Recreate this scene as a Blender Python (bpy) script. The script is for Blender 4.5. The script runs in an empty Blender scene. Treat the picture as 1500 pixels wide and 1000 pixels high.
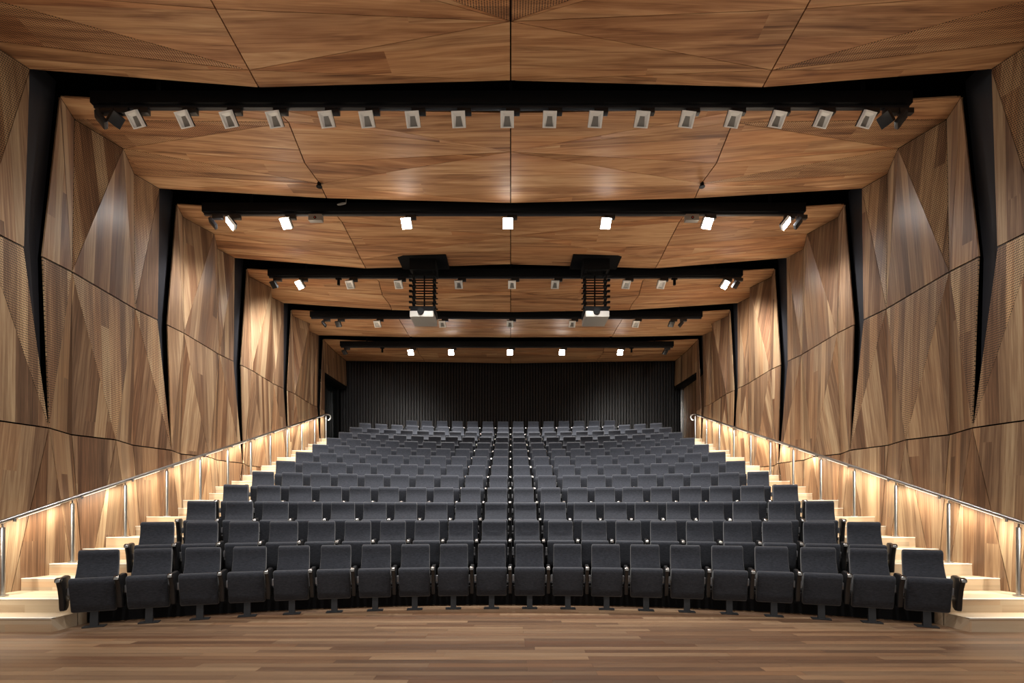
import bpy, bmesh, math, random
from mathutils import Vector, Matrix
random.seed(7)
sc = bpy.context.scene
COL = sc.collection

# ------------------------------------------------------------------ camera
CAM_Z = 1.40
cam = bpy.data.objects.new('camera', bpy.data.cameras.new('camera'))
COL.objects.link(cam)
cam.location = (0, 0, CAM_Z)
cam.rotation_euler = (math.pi / 2, 0, 0)
cam.data.sensor_width = 36.0
cam.data.lens = 720 / 1500 * 36.0
cam.data.shift_x = 2 / 1500
cam.data.shift_y = 250 / 1500
cam.data.clip_start = 0.05
cam.data.clip_end = 200
sc.camera = cam

# ------------------------------------------------------------------ world, exposure
w = bpy.data.worlds.new('world')
sc.world = w
w.use_nodes = True
bgn = w.node_tree.nodes['Background']
bgn.inputs[0].default_value = (1.0, 0.95, 0.88, 1)
bgn.inputs[1].default_value = 0.16
vs = sc.view_settings
vs.view_transform = 'Standard'
vs.look = 'None'
vs.exposure = 1.65
vs.gamma = 1.0
vs.use_curve_mapping = False
HOUSE_W = 230.0        # one lit track floodlight (house light)
UP_W = 22.0            # one added rail fill spot at 5 m below the ceiling
RAIL_W = 4.5           # one LED length under a handrail

# ------------------------------------------------------------------ node helpers
class NT:
    def __init__(self, mat):
        self.t = mat.node_tree
    def n(self, typ, **kw):
        o = self.t.nodes.new(typ)
        for k, v in kw.items():
            setattr(o, k, v)
        return o
    def link(self, a, b):
        self.t.links.new(a, b)
    def put(self, sock, v):
        if isinstance(v, bpy.types.NodeSocket):
            self.link(v, sock)
        else:
            sock.default_value = v
    def m(self, op, a, b=None, c=None):
        o = self.n('ShaderNodeMath', operation=op)
        for i, v in enumerate((a, b, c)):
            if v is not None:
                self.put(o.inputs[i], v)
        return o.outputs[0]
    def xyz(self, x=0.0, y=0.0, z=0.0):
        o = self.n('ShaderNodeCombineXYZ')
        for i, v in enumerate((x, y, z)):
            self.put(o.inputs[i], v)
        return o.outputs[0]
    def noise(self, vec, scale=1.0, detail=2.0, rough=0.5, dist=0.0):
        o = self.n('ShaderNodeTexNoise')
        self.put(o.inputs['Vector'], vec)
        o.inputs['Scale'].default_value = scale
        o.inputs['Detail'].default_value = detail
        o.inputs['Roughness'].default_value = rough
        o.inputs['Distortion'].default_value = dist
        return o.outputs[0]
    def ramp(self, fac, stops):
        o = self.n('ShaderNodeValToRGB')
        r = o.color_ramp
        while len(r.elements) < len(stops):
            r.elements.new(0.5)
        for e, (p, c) in zip(r.elements, stops):
            e.position = p
            e.color = (*c, 1)
        self.put(o.inputs[0], fac)
        return o.outputs[0]

def new_mat(name):
    mt = bpy.data.materials.new(name)
    mt.use_nodes = True
    return mt, NT(mt), mt.node_tree.nodes['Principled BSDF']

def plain(name, col, rough=0.5, metal=0.0, spec=0.5, speck=0.0, scale=60.0, emis=None, estr=0.0):
    mt, N, b = new_mat(name)
    b.inputs['Roughness'].default_value = rough
    b.inputs['Metallic'].default_value = metal
    b.inputs['Specular IOR Level'].default_value = spec
    tc = N.n('ShaderNodeTexCoord').outputs['Object']
    k = N.noise(tc, scale, 3.0)
    lo = tuple(c * (1 - speck) for c in col)
    hi = tuple(min(1, c * (1 + speck)) for c in col)
    N.link(N.ramp(k, [(0.3, lo), (0.7, hi)]), b.inputs['Base Color'])
    if emis:
        b.inputs['Emission Color'].default_value = (*emis, 1)
        b.inputs['Emission Strength'].default_value = estr
    return mt

def wood(name, stops, strip=6.0, seg=2.6, perf=False, single=False, rough=0.42, spec=0.45, wt=(0.42, 0.22, 0.5), gr=(75.0, 2.2, 11.0, 0.55)):
    """veneer or boards: UV in metres, u across the grain, v along it"""
    mt, N, b = new_mat(name)
    uv = N.n('ShaderNodeUVMap').outputs[0]
    sp = N.n('ShaderNodeSeparateXYZ')
    N.link(uv, sp.inputs[0])
    u0, v0 = sp.outputs[0], sp.outputs[1]
    rnd = N.n('ShaderNodeObjectInfo').outputs['Random']
    u = N.m('ADD', u0, N.m('MULTIPLY', rnd, 71.3))
    v = N.m('ADD', v0, N.m('MULTIPLY', rnd, 39.7))
    if single:
        t = rnd
    else:
        vo = N.n('ShaderNodeTexVoronoi', voronoi_dimensions='1D')
        N.put(vo.inputs['W'], N.m('MULTIPLY', u, strip))
        vo.inputs['Scale'].default_value = 1.0
        vo.inputs['Randomness'].default_value = 0.75
        sc3 = N.n('ShaderNodeSeparateColor')
        N.link(vo.outputs['Color'], sc3.inputs[0])
        c = sc3.outputs[0]
        sg = N.m('FLOOR', N.m('ADD', N.m('DIVIDE', v, seg), N.m('MULTIPLY', c, 9.0)))
        wn = N.n('ShaderNodeTexWhiteNoise', noise_dimensions='3D')
        N.link(N.xyz(N.m('MULTIPLY', c, 57.0), sg, rnd), wn.inputs['Vector'])
        t = wn.outputs['Value']
    fine = N.noise(N.xyz(N.m('ADD', N.m('MULTIPLY', u, gr[0]), N.m('MULTIPLY', t, 50.0)), N.m('MULTIPLY', v, gr[1])), 1.0, 4.0, 0.6)
    broad = N.noise(N.xyz(N.m('ADD', N.m('MULTIPLY', u, gr[2]), N.m('MULTIPLY', t, 31.0)), N.m('MULTIPLY', v, gr[3])), 1.0, 3.0, 0.6, 0.6)
    k = N.m('ADD', N.m('ADD', N.m('MULTIPLY', t, wt[0]), N.m('MULTIPLY', fine, wt[1])), N.m('MULTIPLY', broad, wt[2]))
    colr = N.ramp(N.m('SUBTRACT', k, sum(wt) / 2 - 0.5), stops)
    wn2 = N.n('ShaderNodeTexWhiteNoise', noise_dimensions='2D')
    N.link(N.xyz(N.m('MULTIPLY', t, 91.0), rnd), wn2.inputs['Vector'])
    tint = N.n('ShaderNodeMix', data_type='RGBA', blend_type='MULTIPLY')
    N.put(tint.inputs[0], N.m('MULTIPLY', N.m('POWER', wn2.outputs['Value'], 2.0), 0.7))
    N.link(colr, tint.inputs[6])
    tint.inputs[7].default_value = (1.0, 0.80, 0.66, 1)
    colr = tint.outputs[2]
    if perf:
        p = 0.032
        row = N.m('FLOOR', N.m('DIVIDE', v0, p))
        fu = N.m('SUBTRACT', N.m('FRACT', N.m('ADD', N.m('DIVIDE', u0, p * 0.6), N.m('MULTIPLY', N.m('FLOORED_MODULO', row, 2.0), 0.5))), 0.5)
        fv = N.m('SUBTRACT', N.m('FRACT', N.m('DIVIDE', v0, p)), 0.5)
        d2 = N.m('ADD', N.m('MULTIPLY', N.m('MULTIPLY', fu, fu), 0.55), N.m('MULTIPLY', fv, fv))
        hole = N.m('LESS_THAN', d2, 0.062)
        mx = N.n('ShaderNodeMix', data_type='RGBA')
        N.link(hole, mx.inputs[0])
        N.link(colr, mx.inputs[6])
        mx.inputs[7].default_value = (0.012, 0.009, 0.007, 1)
        colr = mx.outputs[2]
    N.link(colr, b.inputs['Base Color'])
    N.link(N.m('ADD', N.m('MULTIPLY', fine, 0.18), rough - 0.09), b.inputs['Roughness'])
    b.inputs['Specular IOR Level'].default_value = spec
    bp = N.n('ShaderNodeBump')
    bp.inputs['Strength'].default_value = 0.06
    bp.inputs['Distance'].default_value = 0.004
    N.link(fine, bp.inputs['Height'])
    N.link(bp.outputs[0], b.inputs['Normal'])
    return mt

WALL = [(0.05, (0.060, 0.030, 0.016)), (0.34, (0.150, 0.083, 0.046)), (0.58, (0.270, 0.168, 0.094)), (0.95, (0.50, 0.365, 0.215))]
CEIL = [(0.10, (0.11, 0.043, 0.017)), (0.36, (0.31, 0.150, 0.067)), (0.60, (0.48, 0.265, 0.128)), (0.92, (0.64, 0.42, 0.23))]
STEP = [(0.0, (0.29, 0.205, 0.125)), (0.45, (0.49, 0.385, 0.265)), (1.0, (0.66, 0.56, 0.42))]
FLOR = [(0.0, (0.065, 0.036, 0.022)), (0.35, (0.135, 0.078, 0.046)), (0.65, (0.225, 0.140, 0.080)), (1.0, (0.36, 0.245, 0.145))]
M = {}
WK = dict(strip=7.0, seg=9.0, wt=(0.48, 0.75, 0.75), gr=(55.0, 1.3, 12.0, 0.35))
M['wall'] = wood('wall_veneer', WALL, **WK)
M['wall_perf'] = wood('wall_veneer_perforated', [(p, tuple(min(1, c * g) for c, g in zip(col, (1.35, 1.38, 1.36)))) for p, col in WALL], perf=True, **WK)
CK = dict(strip=3.4, seg=7.0, rough=0.6, spec=0.3, wt=(0.22, 0.58, 1.2), gr=(55.0, 0.9, 9.5, 0.6))
M['ceil'] = wood('ceiling_veneer', CEIL, **CK)
M['ceil_perf'] = wood('ceiling_veneer_perforated', CEIL, perf=True, **CK)
M['step'] = wood('pale_stair_timber', STEP, strip=9.0, seg=1.3, rough=0.45)
M['plank'] = wood('stage_board', FLOR, single=True, rough=0.40, spec=0.45, wt=(0.50, 0.50, 0.55))
M['floor'] = wood('floor_boards', FLOR, strip=7.7, seg=2.2, rough=0.46, spec=0.35)
M['black'] = plain('black_paint', (0.003, 0.003, 0.0033), 0.7, spec=0.15)
M['slot'] = plain('charcoal_slot_lining', (0.026, 0.026, 0.031), 0.55, spec=0.4)
M['backing'] = plain('dark_backing', (0.006, 0.006, 0.006), 0.9, spec=0.1)
M['slat'] = plain('black_stained_slat', (0.009, 0.0075, 0.0078), 0.38, spec=0.5, speck=0.3, scale=12)
M['carpet'] = plain('black_carpet', (0.012, 0.012, 0.013), 0.95, spec=0.1, speck=0.4, scale=200)
M['fabric'] = plain('charcoal_wool', (0.0255, 0.0282, 0.0365), 0.92, spec=0.2, speck=0.5, scale=150)
fb = M['fabric'].node_tree
fb.nodes['Principled BSDF'].inputs['Sheen Weight'].default_value = 0.25
NF = NT(M['fabric'])
tcn = [n_ for n_ in fb.nodes if n_.type == 'TEX_COORD'][0]
mpn = NF.n('ShaderNodeMapping')
mpn.inputs['Scale'].default_value = (0.35, 1.0, 1.6)
oi = NF.n('ShaderNodeObjectInfo')
NF.link(oi.outputs['Random'], mpn.inputs['Location'])
NF.link(tcn.outputs['Object'], mpn.inputs['Vector'])
nzn = [n_ for n_ in fb.nodes if n_.type == 'TEX_NOISE'][0]
nzn.inputs['Scale'].default_value = 70
nzn.inputs['Roughness'].default_value = 0.75
NF.link(mpn.outputs[0], nzn.inputs['Vector'])
M['plastic'] = plain('black_moulded_plastic', (0.012, 0.012, 0.013), 0.38, spec=0.5)
M['cap'] = plain('polished_arm_cap', (0.30, 0.29, 0.28), 0.22, metal=1.0)
M['ironwork'] = plain('dark_grey_metal', (0.020, 0.021, 0.024), 0.45, metal=0.3)
M['bracket'] = plain('light_grey_hinge', (0.36, 0.36, 0.38), 0.4, metal=0.4)
M['steel'] = plain('brushed_steel', (0.45, 0.445, 0.44), 0.30, metal=1.0)
M['nosing'] = plain('pale_nosing', (0.78, 0.74, 0.66), 0.4)
M['white'] = plain('white_enamel', (0.86, 0.85, 0.82), 0.4)
M['reflector'] = plain('grey_reflector', (0.28, 0.27, 0.25), 0.35, metal=0.3)
M['lit'] = plain('lit_led_face', (0.9, 0.9, 0.9), 0.4, emis=(1.0, 0.98, 0.95), estr=28.0)
M['ledstrip'] = plain('led_strip', (0.9, 0.9, 0.9), 0.4, emis=(1.0, 0.92, 0.78), estr=0.8)
M['glass'] = plain('dark_door_glass', (0.010, 0.016, 0.017), 0.08, spec=0.6)
M['projector'] = plain('off_white_casing', (0.33, 0.31, 0.28), 0.45)
M['red'] = plain('red_indicator', (0.5, 0.05, 0.03), 0.4)

# ------------------------------------------------------------------ mesh helpers
def mesh(name, vs_, fs, mat, uvs=None, smooth=None):
    me = bpy.data.meshes.new(name)
    me.from_pydata([tuple(v) for v in vs_], [], fs)
    me.materials.append(M[mat])
    if uvs is not None:
        l = me.uv_layers.new(name='UVMap')
        for lp in me.loops:
            l.data[lp.index].uv = uvs[lp.vertex_index]
    if smooth:
        for p in me.polygons:
            p.use_smooth = True
        me.set_sharp_from_angle(angle=math.radians(smooth))
    me.update()
    return me

def bm_mesh(name, bm, mat, smooth=None):
    bmesh.ops.recalc_face_normals(bm, faces=bm.faces[:])
    me = bpy.data.meshes.new(name)
    bm.to_mesh(me)
    bm.free()
    me.materials.append(M[mat])
    if smooth:
        for p in me.polygons:
            p.use_smooth = True
        me.set_sharp_from_angle(angle=math.radians(smooth))
    return me

def obj(name, me, parent=None, loc=None, rot=None, scale=None):
    o = bpy.data.objects.new(name, me)
    COL.objects.link(o)
    if parent:
        o.parent = parent
    if loc is not None:
        o.location = loc
    if rot is not None:
        o.rotation_euler = rot
    if scale is not None:
        o.scale = scale
    return o

def tag(o, label=None, cat=None, group=None, kind=None):
    if label:
        o['label'] = label
    if cat:
        o['category'] = cat
    if group:
        o['group'] = group
    if kind:
        o['kind'] = kind
    return o

def box_into(bm, lo, hi, bevel=0.0):
    r = bmesh.ops.create_cube(bm, size=1.0)
    c = [(a + b) / 2 for a, b in zip(lo, hi)]
    s = [abs(b - a) for a, b in zip(lo, hi)]
    for v in r['verts']:
        v.co = Vector((v.co.x * s[0] + c[0], v.co.y * s[1] + c[1], v.co.z * s[2] + c[2]))
    if bevel:
        es = list({e for v in r['verts'] for e in v.link_edges})
        bmesh.ops.bevel(bm, geom=es, offset=bevel, segments=2, affect='EDGES', profile=0.6)

def box(name, lo, hi, mat, bevel=0.0):
    bm = bmesh.new()
    box_into(bm, lo, hi, bevel)
    return bm_mesh(name, bm, mat, 40 if bevel else None)

def tube_into(bm, p, q, r, seg=12):
    p, q = Vector(p), Vector(q)
    d = (q - p)
    ln = d.length
    rot = d.to_track_quat('Z', 'Y').to_matrix().to_4x4()
    mt = Matrix.Translation((p + q) / 2) @ rot
    bmesh.ops.create_cone(bm, cap_ends=True, segments=seg, radius1=r, radius2=r, depth=ln, matrix=mt)

def tube(name, p, q, r, mat, seg=12):
    bm = bmesh.new()
    tube_into(bm, p, q, r, seg)
    return bm_mesh(name, bm, mat, 40)

def uv_box(name, lo, hi, mat, grain=0, smooth=None):
    """box with metre UVs; grain axis index runs along v"""
    vsx = [(x, y, z) for x in (lo[0], hi[0]) for y in (lo[1], hi[1]) for z in (lo[2], hi[2])]
    fs = [(0, 1, 3, 2), (4, 6, 7, 5), (0, 4, 5, 1), (2, 3, 7, 6), (0, 2, 6, 4), (1, 5, 7, 3)]
    me = bpy.data.meshes.new(name)
    me.from_pydata(vsx, [], fs)
    me.materials.append(M[mat])
    l = me.uv_layers.new(name='UVMap')
    others = [i for i in range(3) if i != grain]
    for p in me.polygons:
        for li in p.loop_indices:
            c = me.vertices[me.loops[li].vertex_index].co
            l.data[li].uv = (c[others[0]] + c[others[1]], c[grain])
    return me

def offset_poly(P, r):
    """inset a closed 2D polygon by r (vertex bisectors)"""
    n = len(P)
    area = sum(P[i][0] * P[(i + 1) % n][1] - P[(i + 1) % n][0] * P[i][1] for i in range(n))
    s = 1 if area > 0 else -1
    out = []
    for i in range(n):
        a, b, c = Vector(P[i - 1]), Vector(P[i]), Vector(P[(i + 1) % n])
        e1, e2 = (b - a).normalized(), (c - b).normalized()
        n1, n2 = Vector((-e1.y, e1.x)) * s, Vector((-e2.y, e2.x)) * s
        m = n1 + n2
        if m.length < 1e-6:
            m = n1
        m.normalize()
        k = max(0.35, m.dot(n1))
        out.append(tuple(b + m * (r / k)))
    return out

def slab(name, P, w_, r, mat, taper=0.0, smooth=50):
    """extrude a (y,z) profile along x with rounded sides; taper narrows the top"""
    bm = bmesh.new()
    z0, z1 = min(p[1] for p in P), max(p[1] for p in P)
    rings = []
    mid = offset_poly(P, r * 0.3)
    inn = offset_poly(P, r)
    for x, Q in ((-w_ / 2, inn), (-w_ / 2 + r * 0.3, mid), (-w_ / 2 + r, P), (w_ / 2 - r, P), (w_ / 2 - r * 0.3, mid), (w_ / 2, inn)):
        ring = []
        for (y, z) in Q:
            k = 1 - taper * (z - z0) / (z1 - z0)
            ring.append(bm.verts.new((x * k, y, z)))
        rings.append(ring)
    n = len(P)
    for a, b in zip(rings, rings[1:]):
        for i in range(n):
            bm.faces.new((a[i], a[(i + 1) % n], b[(i + 1) % n], b[i]))
    bm.faces.new(rings[0])
    bm.faces.new(rings[-1][::-1])
    return bm_mesh(name, bm, mat, smooth)

# ------------------------------------------------------------------ the shell
WX, ZC = 6.6, 7.48          # wall face, ceiling height at the wall
BAYS = [(2.14, 4.22), (4.67, 6.75), (7.20, 9.24), (9.72, 11.76), (12.30, 14.30), (14.80, 16.90), (17.30, 19.75)]
PERIOD = 2.53
Z_MID, Z_LOW = 5.0, 2.6
Y_REAR = 20.0

floor = obj('floor', uv_box('floor', (-7.3, -4, -0.25), (7.3, 20.3, -0.022), 'floor', 0))
tag(floor, 'long timber stage floor boards', None, None, 'structure')
planks = {}
def plank_mesh(L, W):
    key = round(L, 2)
    if key not in planks:
        planks[key] = uv_box('floor_plank', (0, 0, -0.022), (key - 0.0015, W - 0.0018, 0), 'plank', 0)
    return planks[key]
PW = 0.112
y = 3.55
while y < 7.5:
    x = -6.95 - random.random() * 0.0
    first = True
    while x < 6.9:
        L = random.choice((1.2, 1.5, 1.8, 2.1, 2.4, 2.8))
        if first:
            L = random.choice((0.5, 0.8, 1.1, 1.4, 1.8))
            first = False
        if x + L > 6.4:
            L = round(6.95 - x, 2)
        obj('floor_plank', plank_mesh(L, PW), floor, (x, y, 0))
        x += L
    y += PW
obj('floor_sheet', uv_box('floor_sheet', (-6.95, -4, -0.022), (6.95, 3.549, 0), 'floor', 0), floor)

def tri_panel(name, pts, outward, mat, parent, across, along, inset=0.004, thick=0.022, tilt=0.0, edge_in=None):
    """a flat polygon panel: face towards the room, body behind it (outward)"""
    P = [Vector(p) for p in pts]
    n = len(P)
    c = sum(P, Vector()) / n
    nor = (P[1] - P[0]).cross(P[2] - P[0]).normalized()
    if nor.dot(outward) > 0:
        P = P[::-1]
        if edge_in:                       # edges reverse with the points
            edge_in = [edge_in[(n - 2 - i) % n] for i in range(n)]
        nor = -nor
    ins = edge_in or [inset] * n
    Q = []
    for i in range(n):
        a, b, d = P[i - 1], P[i], P[(i + 1) % n]
        e1, e2 = (b - a).normalized(), (d - b).normalized()
        n1, n2 = nor.cross(e1), nor.cross(e2)
        i1, i2 = ins[i - 1], ins[i]
        den = n1.dot(e2)
        if abs(den) < 1e-4:
            Q.append(b + n1 * i1)
        else:                             # b + s*e1 + n1*i1 with distance i2 from second edge
            s = (i2 - n1.dot(n2) * i1) / e1.dot(n2) if abs(e1.dot(n2)) > 1e-4 else 0
            lim = 0.06
            s = max(-lim, min(lim, s))
            Q.append(b + n1 * i1 + e1 * s)
    o0 = c.copy()
    o0 = Vector((round(o0.x, 4), round(o0.y, 4), round(o0.z, 4)))
    front = [q - o0 for q in Q]
    back = [q - nor * thick - o0 for q in Q]
    vs_ = front + back
    fs = [tuple(range(n)), tuple(range(2 * n - 1, n - 1, -1))]
    for i in range(n):
        j = (i + 1) % n
        fs.append((j, i, i + n, j + n))
    ca, sa = math.cos(tilt), math.sin(tilt)
    uvs = []
    for v in vs_:
        u_, v_ = v.dot(across), v.dot(along)
        uvs.append((u_ * ca - v_ * sa, u_ * sa + v_ * ca))
    me = mesh(name, vs_, fs, mat, uvs)
    return obj(name, me, parent, o0)

def make_wall(side, s):
    """s=-1 left, +1 right"""
    root = obj('wall_' + side, box('wall_' + side, (min(s * 7.05, s * 7.25), 2.0, -0.2), (max(s * 7.05, s * 7.25), 20.3, 8.1), 'backing'))
    tag(root, 'faceted timber panelled %s wall with black tapering slots' % side, None, None, 'structure')
    out = Vector((s, 0, 0))
    AC, AL = Vector((0, 1, 0)), Vector((0, 0, 1))
    def V(d, off, z):
        return (s * (WX + off), d, z)
    def panel(pts, perf=False, tilt=None, ei=None):
        tl = random.uniform(-0.07, 0.07) if tilt is None else tilt
        tl = 0.0 if perf else tl
        tri_panel('wall_panel', pts, out, 'wall_perf' if perf else 'wall', root, AC, AL, tilt=tl, edge_in=ei)
    tips = []
    for bi, (y0, y1) in enumerate(BAYS):
        last = bi == len(BAYS) - 1
        ln = 2.04
        f = lambda t: y0 + t * ln
        up = 0.010                      # half width of the tier seams
        if not last:
            T = [V(y0, 0, ZC), V(f(.20), .15, ZC), V(f(.50), -.12, ZC), V(f(.80), .17, ZC), V(y1, 0, ZC)]
            Mh = [V(f(-.135), 0, Z_MID), V(f(.08), -.03, Z_MID), V(f(.735), .05, Z_MID), V(f(.985), .01, Z_MID)]
            l0 = f(-.10)
            Lw = [V(l0, -.03, Z_LOW), V(l0 + .62, .20, Z_LOW), V(l0 + 1.16, -.05, Z_LOW), V(l0 + 1.80, .16, Z_LOW), V(l0 + PERIOD, -.03, Z_LOW)]
            Fb = [V(l0 - .42, .16, 0), V(l0 + .50, .00, 0), V(l0 + .78, .14, 0), V(l0 + 1.75, .02, 0), V(l0 + PERIOD - .42, .16, 0)]
            pf = bi <= 2
            panel([T[0], Mh[0], Mh[1]], ei=[.004, up, .003])
            panel([T[0], T[1], Mh[1]])
            panel([T[1], T[2], Mh[1]], pf)
            panel([T[2], Mh[1], Mh[2]], ei=[.003, up, .003])
            panel([T[2], T[3], Mh[2]])
            panel([T[3], T[4], Mh[2]], pf)
            panel([T[4], Mh[2], Mh[3]], ei=[.003, up, .004])
            panel([Mh[0], Mh[1], Lw[0]], pf, ei=[up, .003, .012])
            panel([Mh[1], Lw[0], Lw[1]], ei=[.003, up, .002])
            panel([Mh[1], Lw[1], Lw[2]], ei=[.002, up, .003])
            panel([Mh[1], Mh[2], Lw[2]], pf, ei=[up, .003, .003])
            panel([Mh[2], Lw[2], Lw[3]], ei=[.003, up, .002])
            panel([Mh[2], Lw[3], Lw[4]], ei=[.002, up, .003])
            panel([Mh[2], Mh[3], Lw[4]], pf, ei=[up, .012, .003])
            panel([Lw[0], Fb[0], Fb[1]], ei=[.006, .004, .006])
            panel([Lw[0], Lw[1], Fb[1]], ei=[up, .003, .006])
            panel([Lw[1], Fb[1], Fb[2]])
            panel([Lw[1], Lw[2], Fb[2]], ei=[up, .003, .006])
            panel([Lw[2], Fb[2], Fb[3]], ei=[.006, .004, .006])
            panel([Lw[2], Lw[3], Fb[3]], ei=[up, .003, .006])
            panel([Lw[3], Fb[3], Fb[4]])
            panel([Lw[3], Lw[4], Fb[4]], ei=[up, .003, .006])
        else:
            # over and beside the entrance opening
            yo = 17.46
            panel([V(y0, 0, ZC), V(18.4, 0.06, ZC), V(18.5, 0.02, 6.42), V(yo, 0, 6.38)])
            panel([V(18.4, 0.06, ZC), V(y1, 0.02, ZC), V(y1, -0.02, 6.46), V(18.5, 0.02, 6.42)])
            panel([V(y0, 0, ZC), V(yo, 0, 6.38), V(yo, 0, Z_MID), V(17.06, 0, Z_MID)])
            panel([V(17.06, 0, Z_MID), V(yo, 0, Z_MID), V(yo, 0, Z_LOW), V(17.06, -.05, Z_LOW)])
        # charcoal lining seen in the slot before this bay
        if bi > 0:
            p1 = BAYS[bi - 1][1]
            a = 0.13
            pts = [V(p1 - .08, a, ZC + .3), V(y0 + .08, a, ZC + .3), V(y0 - .135 * ln + .07, a, Z_MID), V(y0 - .09 * ln, a - .04, Z_LOW + .02), V(p1 - .10, a, Z_MID)]
            tri_panel('slot_lining', pts, out, 'slot', root, AC, AL, inset=0.0, thick=0.03)
    # recessed entrance beyond the last slot
    if s > 0:
        for i in range(9):
            yy = 17.46 + i * 0.245
            panel([(s * 6.92, yy, 3.9), (s * 6.92, yy + .245, 3.9), (s * 6.92, yy + .245, 6.4), (s * 6.92, yy, 6.4)], tilt=0)
        fr = tag(obj('trim_1', box('trim_1', (6.80, 19.62, 3.96), (6.94, 19.70, 6.38), 'steel', 0.006)), 'pale metal door frame edge in the right rear entrance', None, None, 'structure')
    else:
        dr = obj('door_1', box('door_1', (-6.98, 17.50, 3.99), (-6.93, 19.6, 6.36), 'glass', 0.004))
        tag(dr, 'dark glazed entrance door at the left rear corner', None, None, 'structure')
        obj('edge_strip', tube('edge_strip', (-6.66, 17.52, 3.99), (-6.66, 17.52, 6.2), 0.011, 'steel', 8), dr)
        obj('door_frame', box('door_frame', (-6.99, 19.6, 3.97), (-6.85, 19.68, 6.38), 'black', 0.004), dr)
    sf = obj('entrance_soffit', box('entrance_soffit', (min(s * 6.63, s * 7.04), 17.48, 6.34), (max(s * 6.63, s * 7.04), 19.75, 6.50), 'black', 0.01), root)
    return root
wall_left = make_wall('left', -1)
wall_right = make_wall('right', 1)

# ceiling: four columns of faceted panels per bay
ceiling = obj('ceiling', box('ceiling', (-7.25, 2.0, 7.95), (7.25, 20.3, 8.1), 'backing'))
tag(ceiling, 'faceted timber panelled ceiling crossed by black lighting slots', None, None, 'structure')
ZB = [(7.25, 7.30), (7.23, 7.325), (7.30, 7.21), (7.23, 7.33), (7.28, 7.22), (7.42, 7.41), (7.44, 7.38)]   # (seam, centre) at each back edge
ZF = [(7.28, 7.27), (7.30, 7.26), (7.30, 7.25), (7.28, 7.26), (7.29, 7.28), (7.28, 7.24), (7.34, 7.30)]   # at each front edge
def ceil_panel(pts, perf=False, ei=None, tilt=None):
    tl = random.uniform(-0.06, 0.06) if tilt is None else tilt
    tl = 0.0 if perf else tl
    tri_panel('ceiling_panel', pts, Vector((0, 0, 1)), 'ceil_perf' if perf else 'ceil', ceiling, Vector((0, 1, 0)), Vector((1, 0, 0)), tilt=tl, edge_in=ei)
for bi, (y0, y1) in enumerate(BAYS):
    ln = y1 - y0
    wob = 1.0 if bi in (2, 4, 6) else 0.25
    pf = bi <= 2
    zs, zc = ZB[bi]
    zs0, zc0 = ZF[bi]
    zi = lambda t, a, b: a + (b - a) * t
    for s in (-1, 1):
        def P(x, t, z):
            return (s * x, y0 + t * ln, z)
        q = 0.0 if bi == len(BAYS) - 1 else 1.0
        T = [P(WX, 0, ZC), P(WX + .15 * q + .02 * (1 - q), .20, ZC), P(WX - .12 * q + .05 * (1 - q), .50, ZC), P(WX + .17 * q + .03 * (1 - q), .80, ZC), P(WX, 1, ZC)]
        e2 = .36 if bi not in (0, 1) else .58
        t3 = .775 if bi not in (0, 1) else .865
        t2 = .58 if bi not in (0, 1) else .53
        C = [P(3.45, 0, zs0), P(3.45 - .07 * wob, .137, zi(.14, zs0, zs) + .03), P(3.45 + .06 * wob, t2, zi(.58, zs0, zs) + .05), P(3.45 - .04 * wob, t3, zi(.78, zs0, zs) - .03), P(3.46, 1, zs)]
        E = [P(0.0, 0, zc0), P(0.0, e2, zi(.36, zc0, zc) - .02), P(0.0, 1, zc)]
        g = .009
        ceil_panel([T[0], C[0], C[1]], ei=[.004, g, .003])
        ceil_panel([T[0], T[1], C[1]])
        ceil_panel([T[1], T[2], C[1]], pf)
        ceil_panel([T[2], C[1], C[2]], ei=[.003, g, .003])
        ceil_panel([T[2], C[2], C[3]], ei=[.003, g, .002])
        ceil_panel([T[2], T[3], C[3]], pf)
        ceil_panel([T[3], T[4], C[3]])
        ceil_panel([T[4], C[3], C[4]], ei=[.003, g, .004])
        ceil_panel([C[0], E[0], E[1]], bi <= 1, ei=[.004, g, .003])
        ceil_panel([C[0], C[1], E[1]], ei=[g, .003, .003])
        ceil_panel([C[1], C[2], E[1]], ei=[g, .003, .003])
        ceil_panel([C[2], C[3], E[1]], ei=[g, .003, .003])
        ceil_panel([C[3], E[1], E[2]], ei=[.003, g, .003])
        ceil_panel([C[3], C[4], E[2]], ei=[g, .004, .003])

# rear wall with dark vertical slats
rear = obj('wall_rear', box('wall_rear', (-7.05, Y_REAR, 3.2), (7.05, Y_REAR + .2, 8.0), 'backing'))
tag(rear, 'near black rear wall of narrow vertical slats', None, None, 'structure')
bm = bmesh.new()
x = -6.9
while x < 6.9:
    dpt = random.choice((.03, .035, .045))
    box_into(bm, (x, Y_REAR - dpt, 3.3), (x + .082, Y_REAR, 7.7))
    x += .115
tag(obj('slat_cladding', bm_mesh('slat_cladding', bm, 'slat'), rear), None, None, None, 'stuff')

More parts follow.
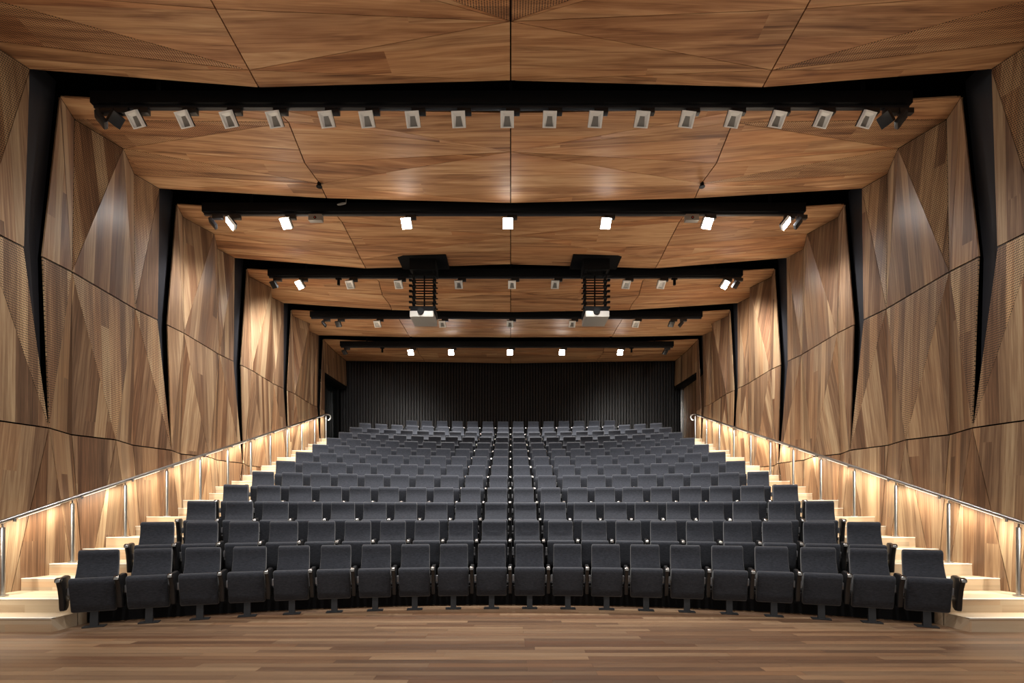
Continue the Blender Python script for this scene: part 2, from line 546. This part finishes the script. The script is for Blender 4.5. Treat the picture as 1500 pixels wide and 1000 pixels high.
# ------------------------------------------------------------------ seating tiers
NROW = 13
XE = 5.15
def row_d(n):
    return 19.15 if n == 13 else 7.36 + (n - 1) * 1.0
def row_sag(n):
    return 1.16 - 0.024 * (n - 1)
def row_R(n):
    s_ = row_sag(n)
    return (XE * XE + s_ * s_) / (2 * s_)
def row_z(n):
    return 4.0 if n == 13 else 0.33 * (n - 1)
def curve_y(n, x):
    R = row_R(n)
    return row_d(n) - R + math.sqrt(R * R - x * x)
tiers = obj('floor_tiers', None)
tag(tiers, 'black carpeted stepped seating tiers under the seats', None, None, 'structure')
XI = 5.47
for n in range(2, NROW + 1):
    K = 36
    z1, z0 = row_z(n), row_z(n - 1)
    vs_, fs = [], []
    for i in range(K + 1):
        x = -XI + 2 * XI * i / K
        yf = curve_y(n - 1, x) + .12 if n < 13 else 18.55
        yb = (curve_y(n, x) + .13) if n < 12 else (Y_REAR if n == 13 else 18.56)
        vs_ += [(x, yf, z0 - .3), (x, yf, z1), (x, yb, z1), (x, yb, z0 - .3)]
    for i in range(K):
        a, b = 4 * i, 4 * i + 4
        for k in range(4):
            fs.append((a + k, a + (k + 1) % 4, b + (k + 1) % 4, b + k))
    fs += [(0, 3, 2, 1), (4 * K, 4 * K + 1, 4 * K + 2, 4 * K + 3)]
    bm = bmesh.new()
    bv = [bm.verts.new(v) for v in vs_]
    for f_ in fs:
        bm.faces.new([bv[i] for i in f_])
    obj('tier', bm_mesh('tier', bm, 'carpet'), tiers)

# ------------------------------------------------------------------ side stairs
RISE = 0.165
def step_d(k):
    m = (k - 1) // 2
    return 5.74 + m + (0.34 if k % 2 == 0 else 0.0)
for s, side in ((-1, 'left'), (1, 'right')):
    st = tag(obj('aisle_staircase', None, loc=(s * 6.0, step_d(1), 0)), 'pale timber aisle stairs climbing along the %s panelled wall' % side, 'stairs', 'side aisle stairs')
    ox, oy = s * 6.0, step_d(1)
    for k in range(1, 25):
        d0 = step_d(k)
        d1 = step_d(k + 1) if k < 24 else 19.90
        xo = 6.74
        a, b = sorted((s * (5.36 if k <= 2 else XI), s * xo))
        st_o = obj('step', uv_box('step', (a - ox, d0 - oy, max(0, (k - 3) * RISE)), (b - ox, d1 - oy + .01, k * RISE - 0.004), 'step', 0), st)
        obj('nosing', box('nosing', (a - ox, d0 - oy - .004, k * RISE - .012), (b - ox, d0 - oy + .055, k * RISE), 'nosing'), st_o)

# ------------------------------------------------------------------ handrails with LED underside
XR = 6.49
def rail_z(d):
    return 1.606 + 0.3235 * (d - 7.28)
for s, side in ((-1, 'left'), (1, 'right')):
    hr = tag(obj('handrail', None, loc=(s * XR, 6.28, .33)), 'stainless steel handrail on round posts up the %s aisle stairs' % side, 'handrail', 'aisle handrails')
    O = Vector((s * XR, 6.28, .33))
    def L(x, y_, z_):
        return Vector((x, y_, z_)) - O
    d_end = 17.28
    bm = bmesh.new()
    tube_into(bm, L(s * XR, 4.9, rail_z(4.9)), L(s * XR, d_end, rail_z(d_end)), .026, 14)
    # curled end return
    pts = [(0, 0), (.09, -.005), (.15, -.05), (.17, -.12), (.13, -.19), (.06, -.21)]
    zz = rail_z(d_end)
    for (a0, b0), (a1, b1) in zip(pts, pts[1:]):
        tube_into(bm, L(s * (XR - a0), d_end, zz + b0), L(s * (XR - a1), d_end, zz + b1), .022, 10)
    obj('rail', bm_mesh('rail', bm, 'steel', 40), hr)
    for m_ in range(0, 12):
        k = 2 * (m_ + 1)
        d = step_d(k) + .20
        zb, zt = k * RISE, rail_z(d)
        po = obj('post', tube('post', L(s * XR, d, zb), L(s * XR, d, zt - .075), .026, 'steel', 14), hr)
        obj('base_flange', tube('base_flange', L(s * XR, d, zb), L(s * XR, d, zb + .015), .055, 'steel', 16), po)
        obj('saddle_pin', tube('saddle_pin', L(s * XR, d, zt - .08), L(s * XR, d, zt - .02), .011, 'steel', 8), po)
    for m_ in range(-1, 12):  # added pucks and spots that brighten the ceiling, not fittings of the rail
        du = step_d(2 * (m_ + 1)) + .20 if m_ >= 0 else 5.28
        zu = rail_z(du)
        obj('added_uplight', tube('added_uplight', L(s * (XR - .035), du + .12, zu - .005), L(s * (XR - .035), du + .12, zu + .035), .016, 'steel', 10), hr)
        lu = bpy.data.lights.new('added_rail_fill', 'SPOT')
        lu.energy = UP_W * ((7.4 - zu) / 5.0) ** 1.05
        lu.color = (1.0, 0.90, 0.74)
        lu.spot_size = math.radians(118)
        lu.spot_blend = 1.0
        lu.shadow_soft_size = .05
        uo = obj('added_rail_fill', lu, hr, L(s * (XR - .06), du + .12, zu + .06))
        uo.rotation_euler = Vector((-s * .95, 0, 1)).to_track_quat('-Z', 'Y').to_euler()
    for m_ in range(-1, 11):
        dm = step_d(2 * (m_ + 1)) + .20 + .5 if m_ >= 0 else 5.78
        zr = rail_z(dm) - .030
        p0, p1 = L(s * XR, dm - .3, rail_z(dm - .3) - .028), L(s * XR, dm + .3, rail_z(dm + .3) - .028)
        obj('led_strip', tube('led_strip', p0, p1, .005, 'ledstrip', 6), hr)
        la = bpy.data.lights.new('rail_led', 'AREA')
        la.shape = 'RECTANGLE'
        la.size, la.size_y = .03, .85
        la.energy = RAIL_W
        la.color = (1.0, 0.95, 0.80)
        la.spread = math.radians(165)
        lo = obj('rail_led', la, hr, L(s * (XR - .04), dm, zr - .03))
        ax_y = Vector((0, 1, .3235)).normalized()
        ax_z = -Vector((s * 0.12, 0, -1)).normalized()
        ax_x = ax_y.cross(ax_z).normalized()
        ax_z = ax_x.cross(ax_y).normalized()
        lo.rotation_euler = Matrix((ax_x, ax_y, ax_z)).transposed().to_euler()

# ------------------------------------------------------------------ theatre seats
BACK_P = [(-.215, .34), (-.200, .48), (-.165, .58), (-.112, .66), (-.076, .74), (-.060, .81), (-.064, .865), (-.064, .895), (-.046, .920), (-.018, .93), (.012, .922), (.026, .895), (.018, .80), (-.015, .66), (-.065, .52), (-.10, .38), (-.12, .325), (-.165, .32)]
SEAT_P = [(-.240, .205), (-.262, .30), (-.290, .42), (-.322, .54), (-.326, .58), (-.305, .606), (-.265, .612), (-.230, .595), (-.212, .54), (-.185, .40), (-.160, .26), (-.155, .205), (-.175, .188), (-.215, .188)]
ARM_P = [(-.415, .590), (-.405, .618), (-.37, .630), (-.26, .632), (-.14, .640), (-.09, .625), (-.075, .58), (-.09, .48), (-.12, .34), (-.15, .25), (-.21, .225), (-.285, .23), (-.30, .26), (-.315, .38), (-.345, .48), (-.385, .555)]
me_back = slab('backrest', BACK_P, .425, .018, 'fabric', taper=.05)
me_seat = slab('seat', SEAT_P, .437, .018, 'fabric')
me_arm = slab('armrest', ARM_P, .050, .010, 'plastic')
me_cap = slab('arm_cap', [(-.432, .588), (-.430, .618), (-.405, .634), (-.37, .637), (-.365, .60), (-.38, .585), (-.41, .578)], .058, .010, 'cap')
bm = bmesh.new()
vb = [(-.055, -.12, 0), (.055, -.12, 0), (.055, -.09, 0), (-.055, -.09, 0)]
box_into(bm, (-.04, -.20, .01), (.04, -.15, .26))
for v in bm.verts:
    if v.co.z < .1:
        v.co.y -= .03
me_ped = bm_mesh('pedestal', bm, 'ironwork')
me_foot = box('foot_plate', (-.11, -.26, 0), (.11, -.13, .014), 'ironwork', .004)
bm = bmesh.new()
box_into(bm, (-.245, -.16, .285), (.245, -.10, .325), .006)
me_beam = bm_mesh('beam', bm, 'ironwork', 40)
me_br = box('hinge_bracket', (-.252, -.225, .40), (-.224, -.165, .49), 'bracket', .004)
ORD = ['front', 'second', 'third', 'fourth', 'fifth', 'sixth', 'seventh', 'eighth', 'ninth', 'tenth', 'eleventh', 'twelfth', 'thirteenth']
NTH = ['first', 'second', 'third', 'fourth', 'fifth', 'sixth', 'seventh', 'eighth', 'ninth', 'tenth']
SEATS = []
def chair(n, loc, rz, label, pitch, ends):
    c = tag(obj('theatre_seat', None, loc=loc, rot=(0, 0, rz)), label, 'seat', 'charcoal tip-up theatre seats in curved rows')
    obj('backrest', me_back, c)
    obj('seat', me_seat, c)
    if n <= 6:
        obj('pedestal', me_ped, c)
        obj('foot_plate', me_foot, c)
        obj('beam', me_beam, c)
        obj('hinge_bracket', me_br, c)
        obj('hinge_bracket', me_br, c, (.476, 0, 0))
    else:
        obj('pedestal', me_ped, c)
    for sx in ends:
        a = obj('armrest', me_arm, c, (sx * pitch / 2, 0, 0))
        obj('arm_cap', me_cap, a)
    return c
for n in range(1, NROW + 1):
    R = row_R(n)
    pitch = .563 - .0007 * (n - 1) if n < 13 else .592
    half = 10 if n < 13 else 7
    for i in range(2 * half):
        sarc = (i - half + .5) * pitch
        th = sarc / R
        x = R * math.sin(th)
        yy = row_d(n) - R + R * math.cos(th) if n < 13 else row_d(n) - .25 * (sarc / 4) ** 2
        left = i < half
        j = i if left else 2 * half - 1 - i
        where = '%s row%s' % (ORD[n - 1] if n < 13 else 'short back', '')
        pos = '%s from the %s %s' % (NTH[j], 'left' if left else 'right', 'aisle' if n < 13 else 'end')
        if j == 0:
            pos = '%s on the %s %s' % ('last seat' if n < 13 else 'last seat', 'left', 'aisle' if n < 13 else 'end') if left else 'last seat on the right %s' % ('aisle' if n < 13 else 'end')
        label = 'charcoal wool tip-up theatre seat, %s, %s' % (where, pos)
        ends = [-1] if i < 2 * half - 1 else [-1, 1]
        chair(n, (x, yy, row_z(n)), -th if n < 13 else -th * .5, label, pitch, ends)

# ------------------------------------------------------------------ lighting tracks
TRACK_D = [6.98, 9.48, 12.03, 14.55, 17.10, 4.45]  # the last is an unseen track, added to carry extra floodlights
TNAME = ['nearest', 'second', 'third', 'fourth', 'farthest', 'unseen stage side']
def sx(px, d):
    return (px - 748) * d / 720
for d, nm in zip(TRACK_D, TNAME):
    t = tag(obj('lighting_track', None, loc=(0, d, 7.13)), 'black lighting track hung across the %s ceiling slot' % nm, 'track', 'lighting tracks in the ceiling slots')
    obj('bar', box('bar', (-5.92, -.07, .03), (5.66, .07, .20), 'black', .008), t)
    obj('rail_profile', box('rail_profile', (-5.90, -.03, -.01), (5.64, .03, .03), 'ironwork', .004), t)
    for xx in (-5.0, -2.5, 0, 2.5, 5.0):
        obj('hanger', box('hanger', (xx - .02, -.02, .19), (xx + .02, .02, .82), 'black'), t)

hd_frame = None
def frame_mesh():
    """square bezel with an open front, facing -Y"""
    bm = bmesh.new()
    h, b = .095, .024
    for lo, hi in (((-h, -.025, -h), (-h + b, .025, h)), ((h - b, -.025, -h), (h, .025, h)), ((-h + b, -.025, h - b), (h - b, .025, h)), ((-h + b, -.025, -h), (h - b, .025, -h + b * .5))):
        box_into(bm, lo, hi)
    return bm_mesh('bezel', bm, 'white', None)
me_bezel = frame_mesh()
# reflector: sloping funnel with a trapezium opening
def refl_mesh():
    bm = bmesh.new()
    h = .073
    o = [(-h, -.016, -h - .01), (h, -.016, -h - .01), (h, -.016, h), (-h, -.016, h)]
    i_ = [(-.052, .012, -h - .008), (.052, .012, -h - .008), (.034, .012, .035), (-.034, .012, .035)]
    a = [bm.verts.new(v) for v in o]
    b = [bm.verts.new(v) for v in i_]
    for k in range(4):
        bm.faces.new((a[k], a[(k + 1) % 4], b[(k + 1) % 4], b[k]))
    return bm_mesh('reflector', bm, 'white')
me_refl = refl_mesh()
me_lens = mesh('lens', [(-.052, .011, -.081), (.052, .011, -.081), (.034, .011, .035), (-.034, .011, .035)], [(0, 1, 2, 3)], 'reflector')
me_shell = box('housing', (-.095, .026, -.095), (.095, .055, .095), 'plastic', .006)
me_litface = box('lit_face', (-.090, -.030, -.090), (.090, -.022, .090), 'lit', .004)
me_adapt = box('adapter', (-.02, -.035, -.075), (.18, .035, 0), 'plastic', .008)
me_stem = tube('stem', (0, 0, -.11), (0, 0, 0), .012, 'plastic', 8)
me_dark = box('dark_head', (-.085, -.03, -.085), (.085, .03, .085), 'plastic', .01)

def fixture(px, row, kind, label, group, yaw=0.0, tilt=-0.72, aim=(0, 0.0, -1)):
    d = TRACK_D[row]
    x = sx(px, d)
    f = tag(obj('track_floodlight', None, loc=(x, d, 7.12)), label, 'light', group)
    obj('adapter', me_adapt, f, None, None, (-1 if x > 0.2 and False else 1, 1, 1))
    obj('stem', me_stem, f)
    Rm = Matrix.Rotation(yaw, 4, 'Z') @ Matrix.Rotation(-tilt if False else tilt * -1, 4, 'X')
    e = Rm.to_euler()
    hl = (0, -.02, -.16)
    if kind == 'off':
        hd = obj('head', me_shell, f, hl, e)
        obj('bezel', me_bezel, hd)
        obj('reflector', me_refl, hd)
        obj('lens', me_lens, hd)
    elif kind == 'dark':
        obj('head', me_dark, f, hl, e)
    else:
        hd = obj('head', me_shell, f, hl, e)
        obj('bezel', me_bezel, hd)
        obj('lit_face', me_litface, hd)
        ld = bpy.data.lights.new('flood', 'SPOT')
        ld.energy = HOUSE_W * kind
        ld.color = (1.0, 0.97, 0.93)
        ld.spot_size = math.radians(115)
        ld.spot_blend = 0.9
        ld.shadow_soft_size = .09
        lo = obj('flood', ld, f, (0, -.09, -.24))
        lo.rotation_euler = Vector(aim).to_track_quat('-Z', 'Y').to_euler()
    return f

def nth(i, n):
    names = ['first', 'second', 'third', 'fourth', 'fifth', 'sixth', 'seventh', 'eighth', 'ninth']
    if i == n // 2 and n % 2:
        return 'middle one'
    if i < n / 2:
        return '%s from the left' % names[i]
    return '%s from the right' % names[n - 1 - i]

rowA = [200, 271, 336, 403, 479, 538, 605, 672, 743, 805, 872, 940, 1006, 1073, 1138, 1204, 1268]
for i, px in enumerate(rowA):
    fixture(px, 0, 'off', 'unlit white square floodlight on the nearest track, %s' % nth(i, len(rowA)), 'white floodlights on the nearest track', yaw=(748 - px) / 720 * -0.35)
fixture(150, 0, 'dark', 'black floodlight turned to the left wall on the nearest track', 'black floodlights at track ends', yaw=-.9)
fixture(171, 0, 'dark', 'black floodlight seen edge-on at the left end of the nearest track', 'black floodlights at track ends', yaw=1.3)
fixture(1296, 0, 'dark', 'black floodlight seen edge-on at the right end of the nearest track', 'black floodlights at track ends', yaw=-1.3)
fixture(1318, 0, 'dark', 'black floodlight turned to the right wall on the nearest track', 'black floodlights at track ends', yaw=.9)
rowB = [339, 420, 596, 744, 887, 1035, 1150]
for i, px in enumerate(rowB):
    yw = -1.0 if i == 0 else (1.0 if i == 6 else (px - 748) / 720 * 0.5)
    fixture(px, 1, 0.45 if i in (0, 6) else 1.45, 'lit floodlight on the second track, %s' % nth(i, len(rowB)), 'lit floodlights on the second track', yaw=yw, aim=((-.30, .45, -1) if i == 0 else (.30, .45, -1) if i == 6 else (0, .35, -1)))
fixture(313, 1, 'dark', 'black floodlight at the left end of the second track', 'black floodlights at track ends', yaw=-1.1)
fixture(1168, 1, 'dark', 'black floodlight at the right end of the second track', 'black floodlights at track ends', yaw=1.0)
rowC = [513, 584, 672, 750, 813, 917, 968]
for i, px in enumerate(rowC):
    fixture(px, 2, 'off', 'unlit pale square floodlight on the third track, %s' % nth(i, len(rowC)), 'white floodlights on the third track', yaw=(px - 748) / 720 * .5)
fixture(440, 2, 1.3, 'lit floodlight near the left end of the third track', 'lit floodlights on the third track', yaw=-.6, aim=(-.45, 1.0, -1))
fixture(1061, 2, 1.3, 'lit floodlight near the right end of the third track', 'lit floodlights on the third track', yaw=.6, aim=(.45, 1.0, -1))
fixture(402, 2, 'dark', 'black floodlight at the left end of the third track', 'black floodlights at track ends', yaw=-.4)
fixture(1077, 2, 'dark', 'black floodlight at the right end of the third track', 'black floodlights at track ends', yaw=.6)
rowD = [553, 648, 747, 838, 931]
for i, px in enumerate(rowD):
    fixture(px, 3, 'off', 'unlit pale square floodlight on the fourth track, %s' % nth(i, len(rowD)), 'white floodlights on the fourth track', yaw=(px - 748) / 720 * .5)
for px, l in ((475, 'left end'), (496, 'left, next to the end one')):
    fixture(px, 3, 'dark', 'black floodlight on the fourth track at the %s' % l, 'black floodlights at track ends', yaw=-1.2 if px < 480 else -.2)
for px, l in ((997, 'right end'), (983, 'right, next to the end one')):
    fixture(px, 3, 'dark', 'black floodlight on the fourth track at the %s' % l, 'black floodlights at track ends', yaw=1.1 if px > 990 else .2)
rowE = [602, 661, 747, 823, 908]
for i, px in enumerate(rowE):
    fixture(px, 4, 1.2, 'lit floodlight on the farthest track, %s' % nth(i, len(rowE)), 'lit floodlights on the farthest track', yaw=(px - 748) / 720 * .3, aim=(0, .02, -1))
fixture(505, 4, 'dark', 'black floodlight at the left end of the farthest track', 'black floodlights at track ends', yaw=-.5)
fixture(974, 4, 'dark', 'black floodlight at the right end of the farthest track', 'black floodlights at track ends', yaw=.5)
# floodlights added out of view over the stage edge to brighten the front seats
for i, x_ in enumerate((-4.8, -2.4, 0.0, 2.4, 4.8)):
    fixture(748 + x_ * 720 / 4.45, 5, 0.72, 'added out-of-view floodlight on the stage side track, %s' % nth(i, 5), 'added floodlights on the stage side track', aim=(0, .45, -1))
# small black spots
me_spot = tube('small_spot', (0, 0, -.16), (0, 0, 0), .035, 'black', 12)
for px, row, l in ((496, 2, 'left part of the third track'), (988, 2, 'right part of the third track'), (560, 4, 'left part of the farthest track'), (925, 4, 'right part of the farthest track')):
    o = tag(obj('spotlight', None, loc=(sx(px, TRACK_D[row]), TRACK_D[row], 7.12)), 'small black cylinder spotlight on the %s' % l, 'light', 'small cylinder spotlights')
    obj('body', me_spot, o)
    obj('clip', box('clip', (-.07, -.03, -.03), (.07, .03, .0), 'black', .006), o)
# sensor boxes on the second track
for px, l in ((464, 'left'), (1012, 'right')):
    o = tag(obj('sensor_box', None, loc=(sx(px, 9.48), 9.44, 7.03)), 'grey sensor box with red dot on the %s of the second track' % l, 'sensor', 'sensor boxes')
    obj('case', box('case', (-.13, -.05, -.05), (.13, .05, .07), 'reflector', .01), o)
    obj('lens', tube('lens', (0, -.055, 0), (0, -.045, 0), .028, 'black', 12), o)
    obj('indicator', tube('indicator', (0, -.06, 0), (0, -.05, 0), .012, 'red', 8), o)

# sprinklers at the ceiling seam joints
for s_, l in ((-1, 'left'), (1, 'right')):
    for bi, bn in ((2, 'second'), (5, 'fifth')):
        y0, y1 = BAYS[bi]
        yy = y0 + .775 * (y1 - y0) if bi == 2 else y1 - .04
        zz = 7.27 if bi == 2 else 7.40
        o = tag(obj('sprinkler_head', None, loc=(s_ * 3.42, yy, zz)), 'small black sprinkler on the %s seam of the %s ceiling bay' % (l, bn), 'sprinkler', 'ceiling sprinklers')
        obj('body', tube('body', (0, 0, -.05), (0, 0, .05), .035, 'black', 12), o)
        obj('deflector', tube('deflector', (0, 0, -.065), (0, 0, -.05), .05, 'black', 14), o)

# loose cable coil hanging at the back edge of the second bay
bm = bmesh.new()
cp = []
for i in range(25):
    a_ = i / 24 * 4 * math.pi
    cp.append((.085 * math.cos(a_) * (1 - i * .006), .03 * math.sin(a_) + i * .001, .035 * math.sin(a_ + .4)))
for p_, q_ in zip(cp, cp[1:]):
    tube_into(bm, p_, q_, .007, 6)
tube_into(bm, cp[0], (.085, .12, .72), .007, 6)      # the strand it hangs by, up in the slot
tag(obj('cable_coil', bm_mesh('cable_coil', bm, 'reflector', 60), None, (-3.20, 9.30, 7.24)), 'small coil of grey cable hanging under the second ceiling slot', 'cable')

# ------------------------------------------------------------------ projectors on scissor lifts
for cx, side in ((-2.03, 'left'), (1.98, 'right')):
    y_ = 11.52
    lift = tag(obj('projector_lift', None, loc=(cx, y_, 6.0)), 'black scissor lift lowered from the %s ceiling hatch' % side, 'lift', 'projector lifts')
    obj('hatch', box('hatch', (-.56, -.36, 1.232), (.56, .30, 1.36), 'black'), lift)
    obj('housing', box('housing', (-.30, -.22, .98), (.30, .26, 1.25), 'black', .01), lift)
    obj('mount_plate', box('mount_plate', (-.28, -.22, .0), (.28, .26, .14), 'black', .01), lift)
    obj('cable_pole', tube('cable_pole', (0, .05, .10), (0, .05, 1.0), .018, 'black', 8), lift)
    levels = 7
    hz = (1.0 - .12) / levels
    ln = math.hypot(.40, hz)
    bar = tube('scissor_bar', (0, -ln / 2, 0), (0, ln / 2, 0), .019, 'black', 6)
    rod = tube('cross_rod', (-.29, 0, 0), (.29, 0, 0), .016, 'black', 6)
    tooth = box('knuckle', (-.035, -.03, -.02), (.035, .03, .02), 'black', .004)
    for k in range(levels):
        zc_ = .12 + (k + .5) * hz
        a = math.atan2(hz, .40)
        for sx_ in (-.24, .24):
            obj('scissor_bar', bar, lift, (sx_, .02, zc_), (a, 0, 0))
            obj('scissor_bar', bar, lift, (sx_, .02, zc_), (-a, 0, 0))
            obj('knuckle', tooth, lift, (sx_ * 1.16, -.18, zc_ - hz / 2))
        obj('cross_rod', rod, lift, (0, -.18, zc_ - hz / 2))
        obj('cross_rod', rod, lift, (0, .22, zc_ - hz / 2))
    pr = tag(obj('projector', None, loc=(cx, y_, 5.855)), 'off-white projector hanging from the %s scissor lift' % side, 'projector', 'ceiling projectors')
    obj('case', box('case', (-.27, -.32, .0), (.27, .28, .135), 'projector', .012), pr)
    obj('lens', tube('lens', (-.02, -.36, .12), (-.02, -.1, .12), .075, 'black', 20), pr)
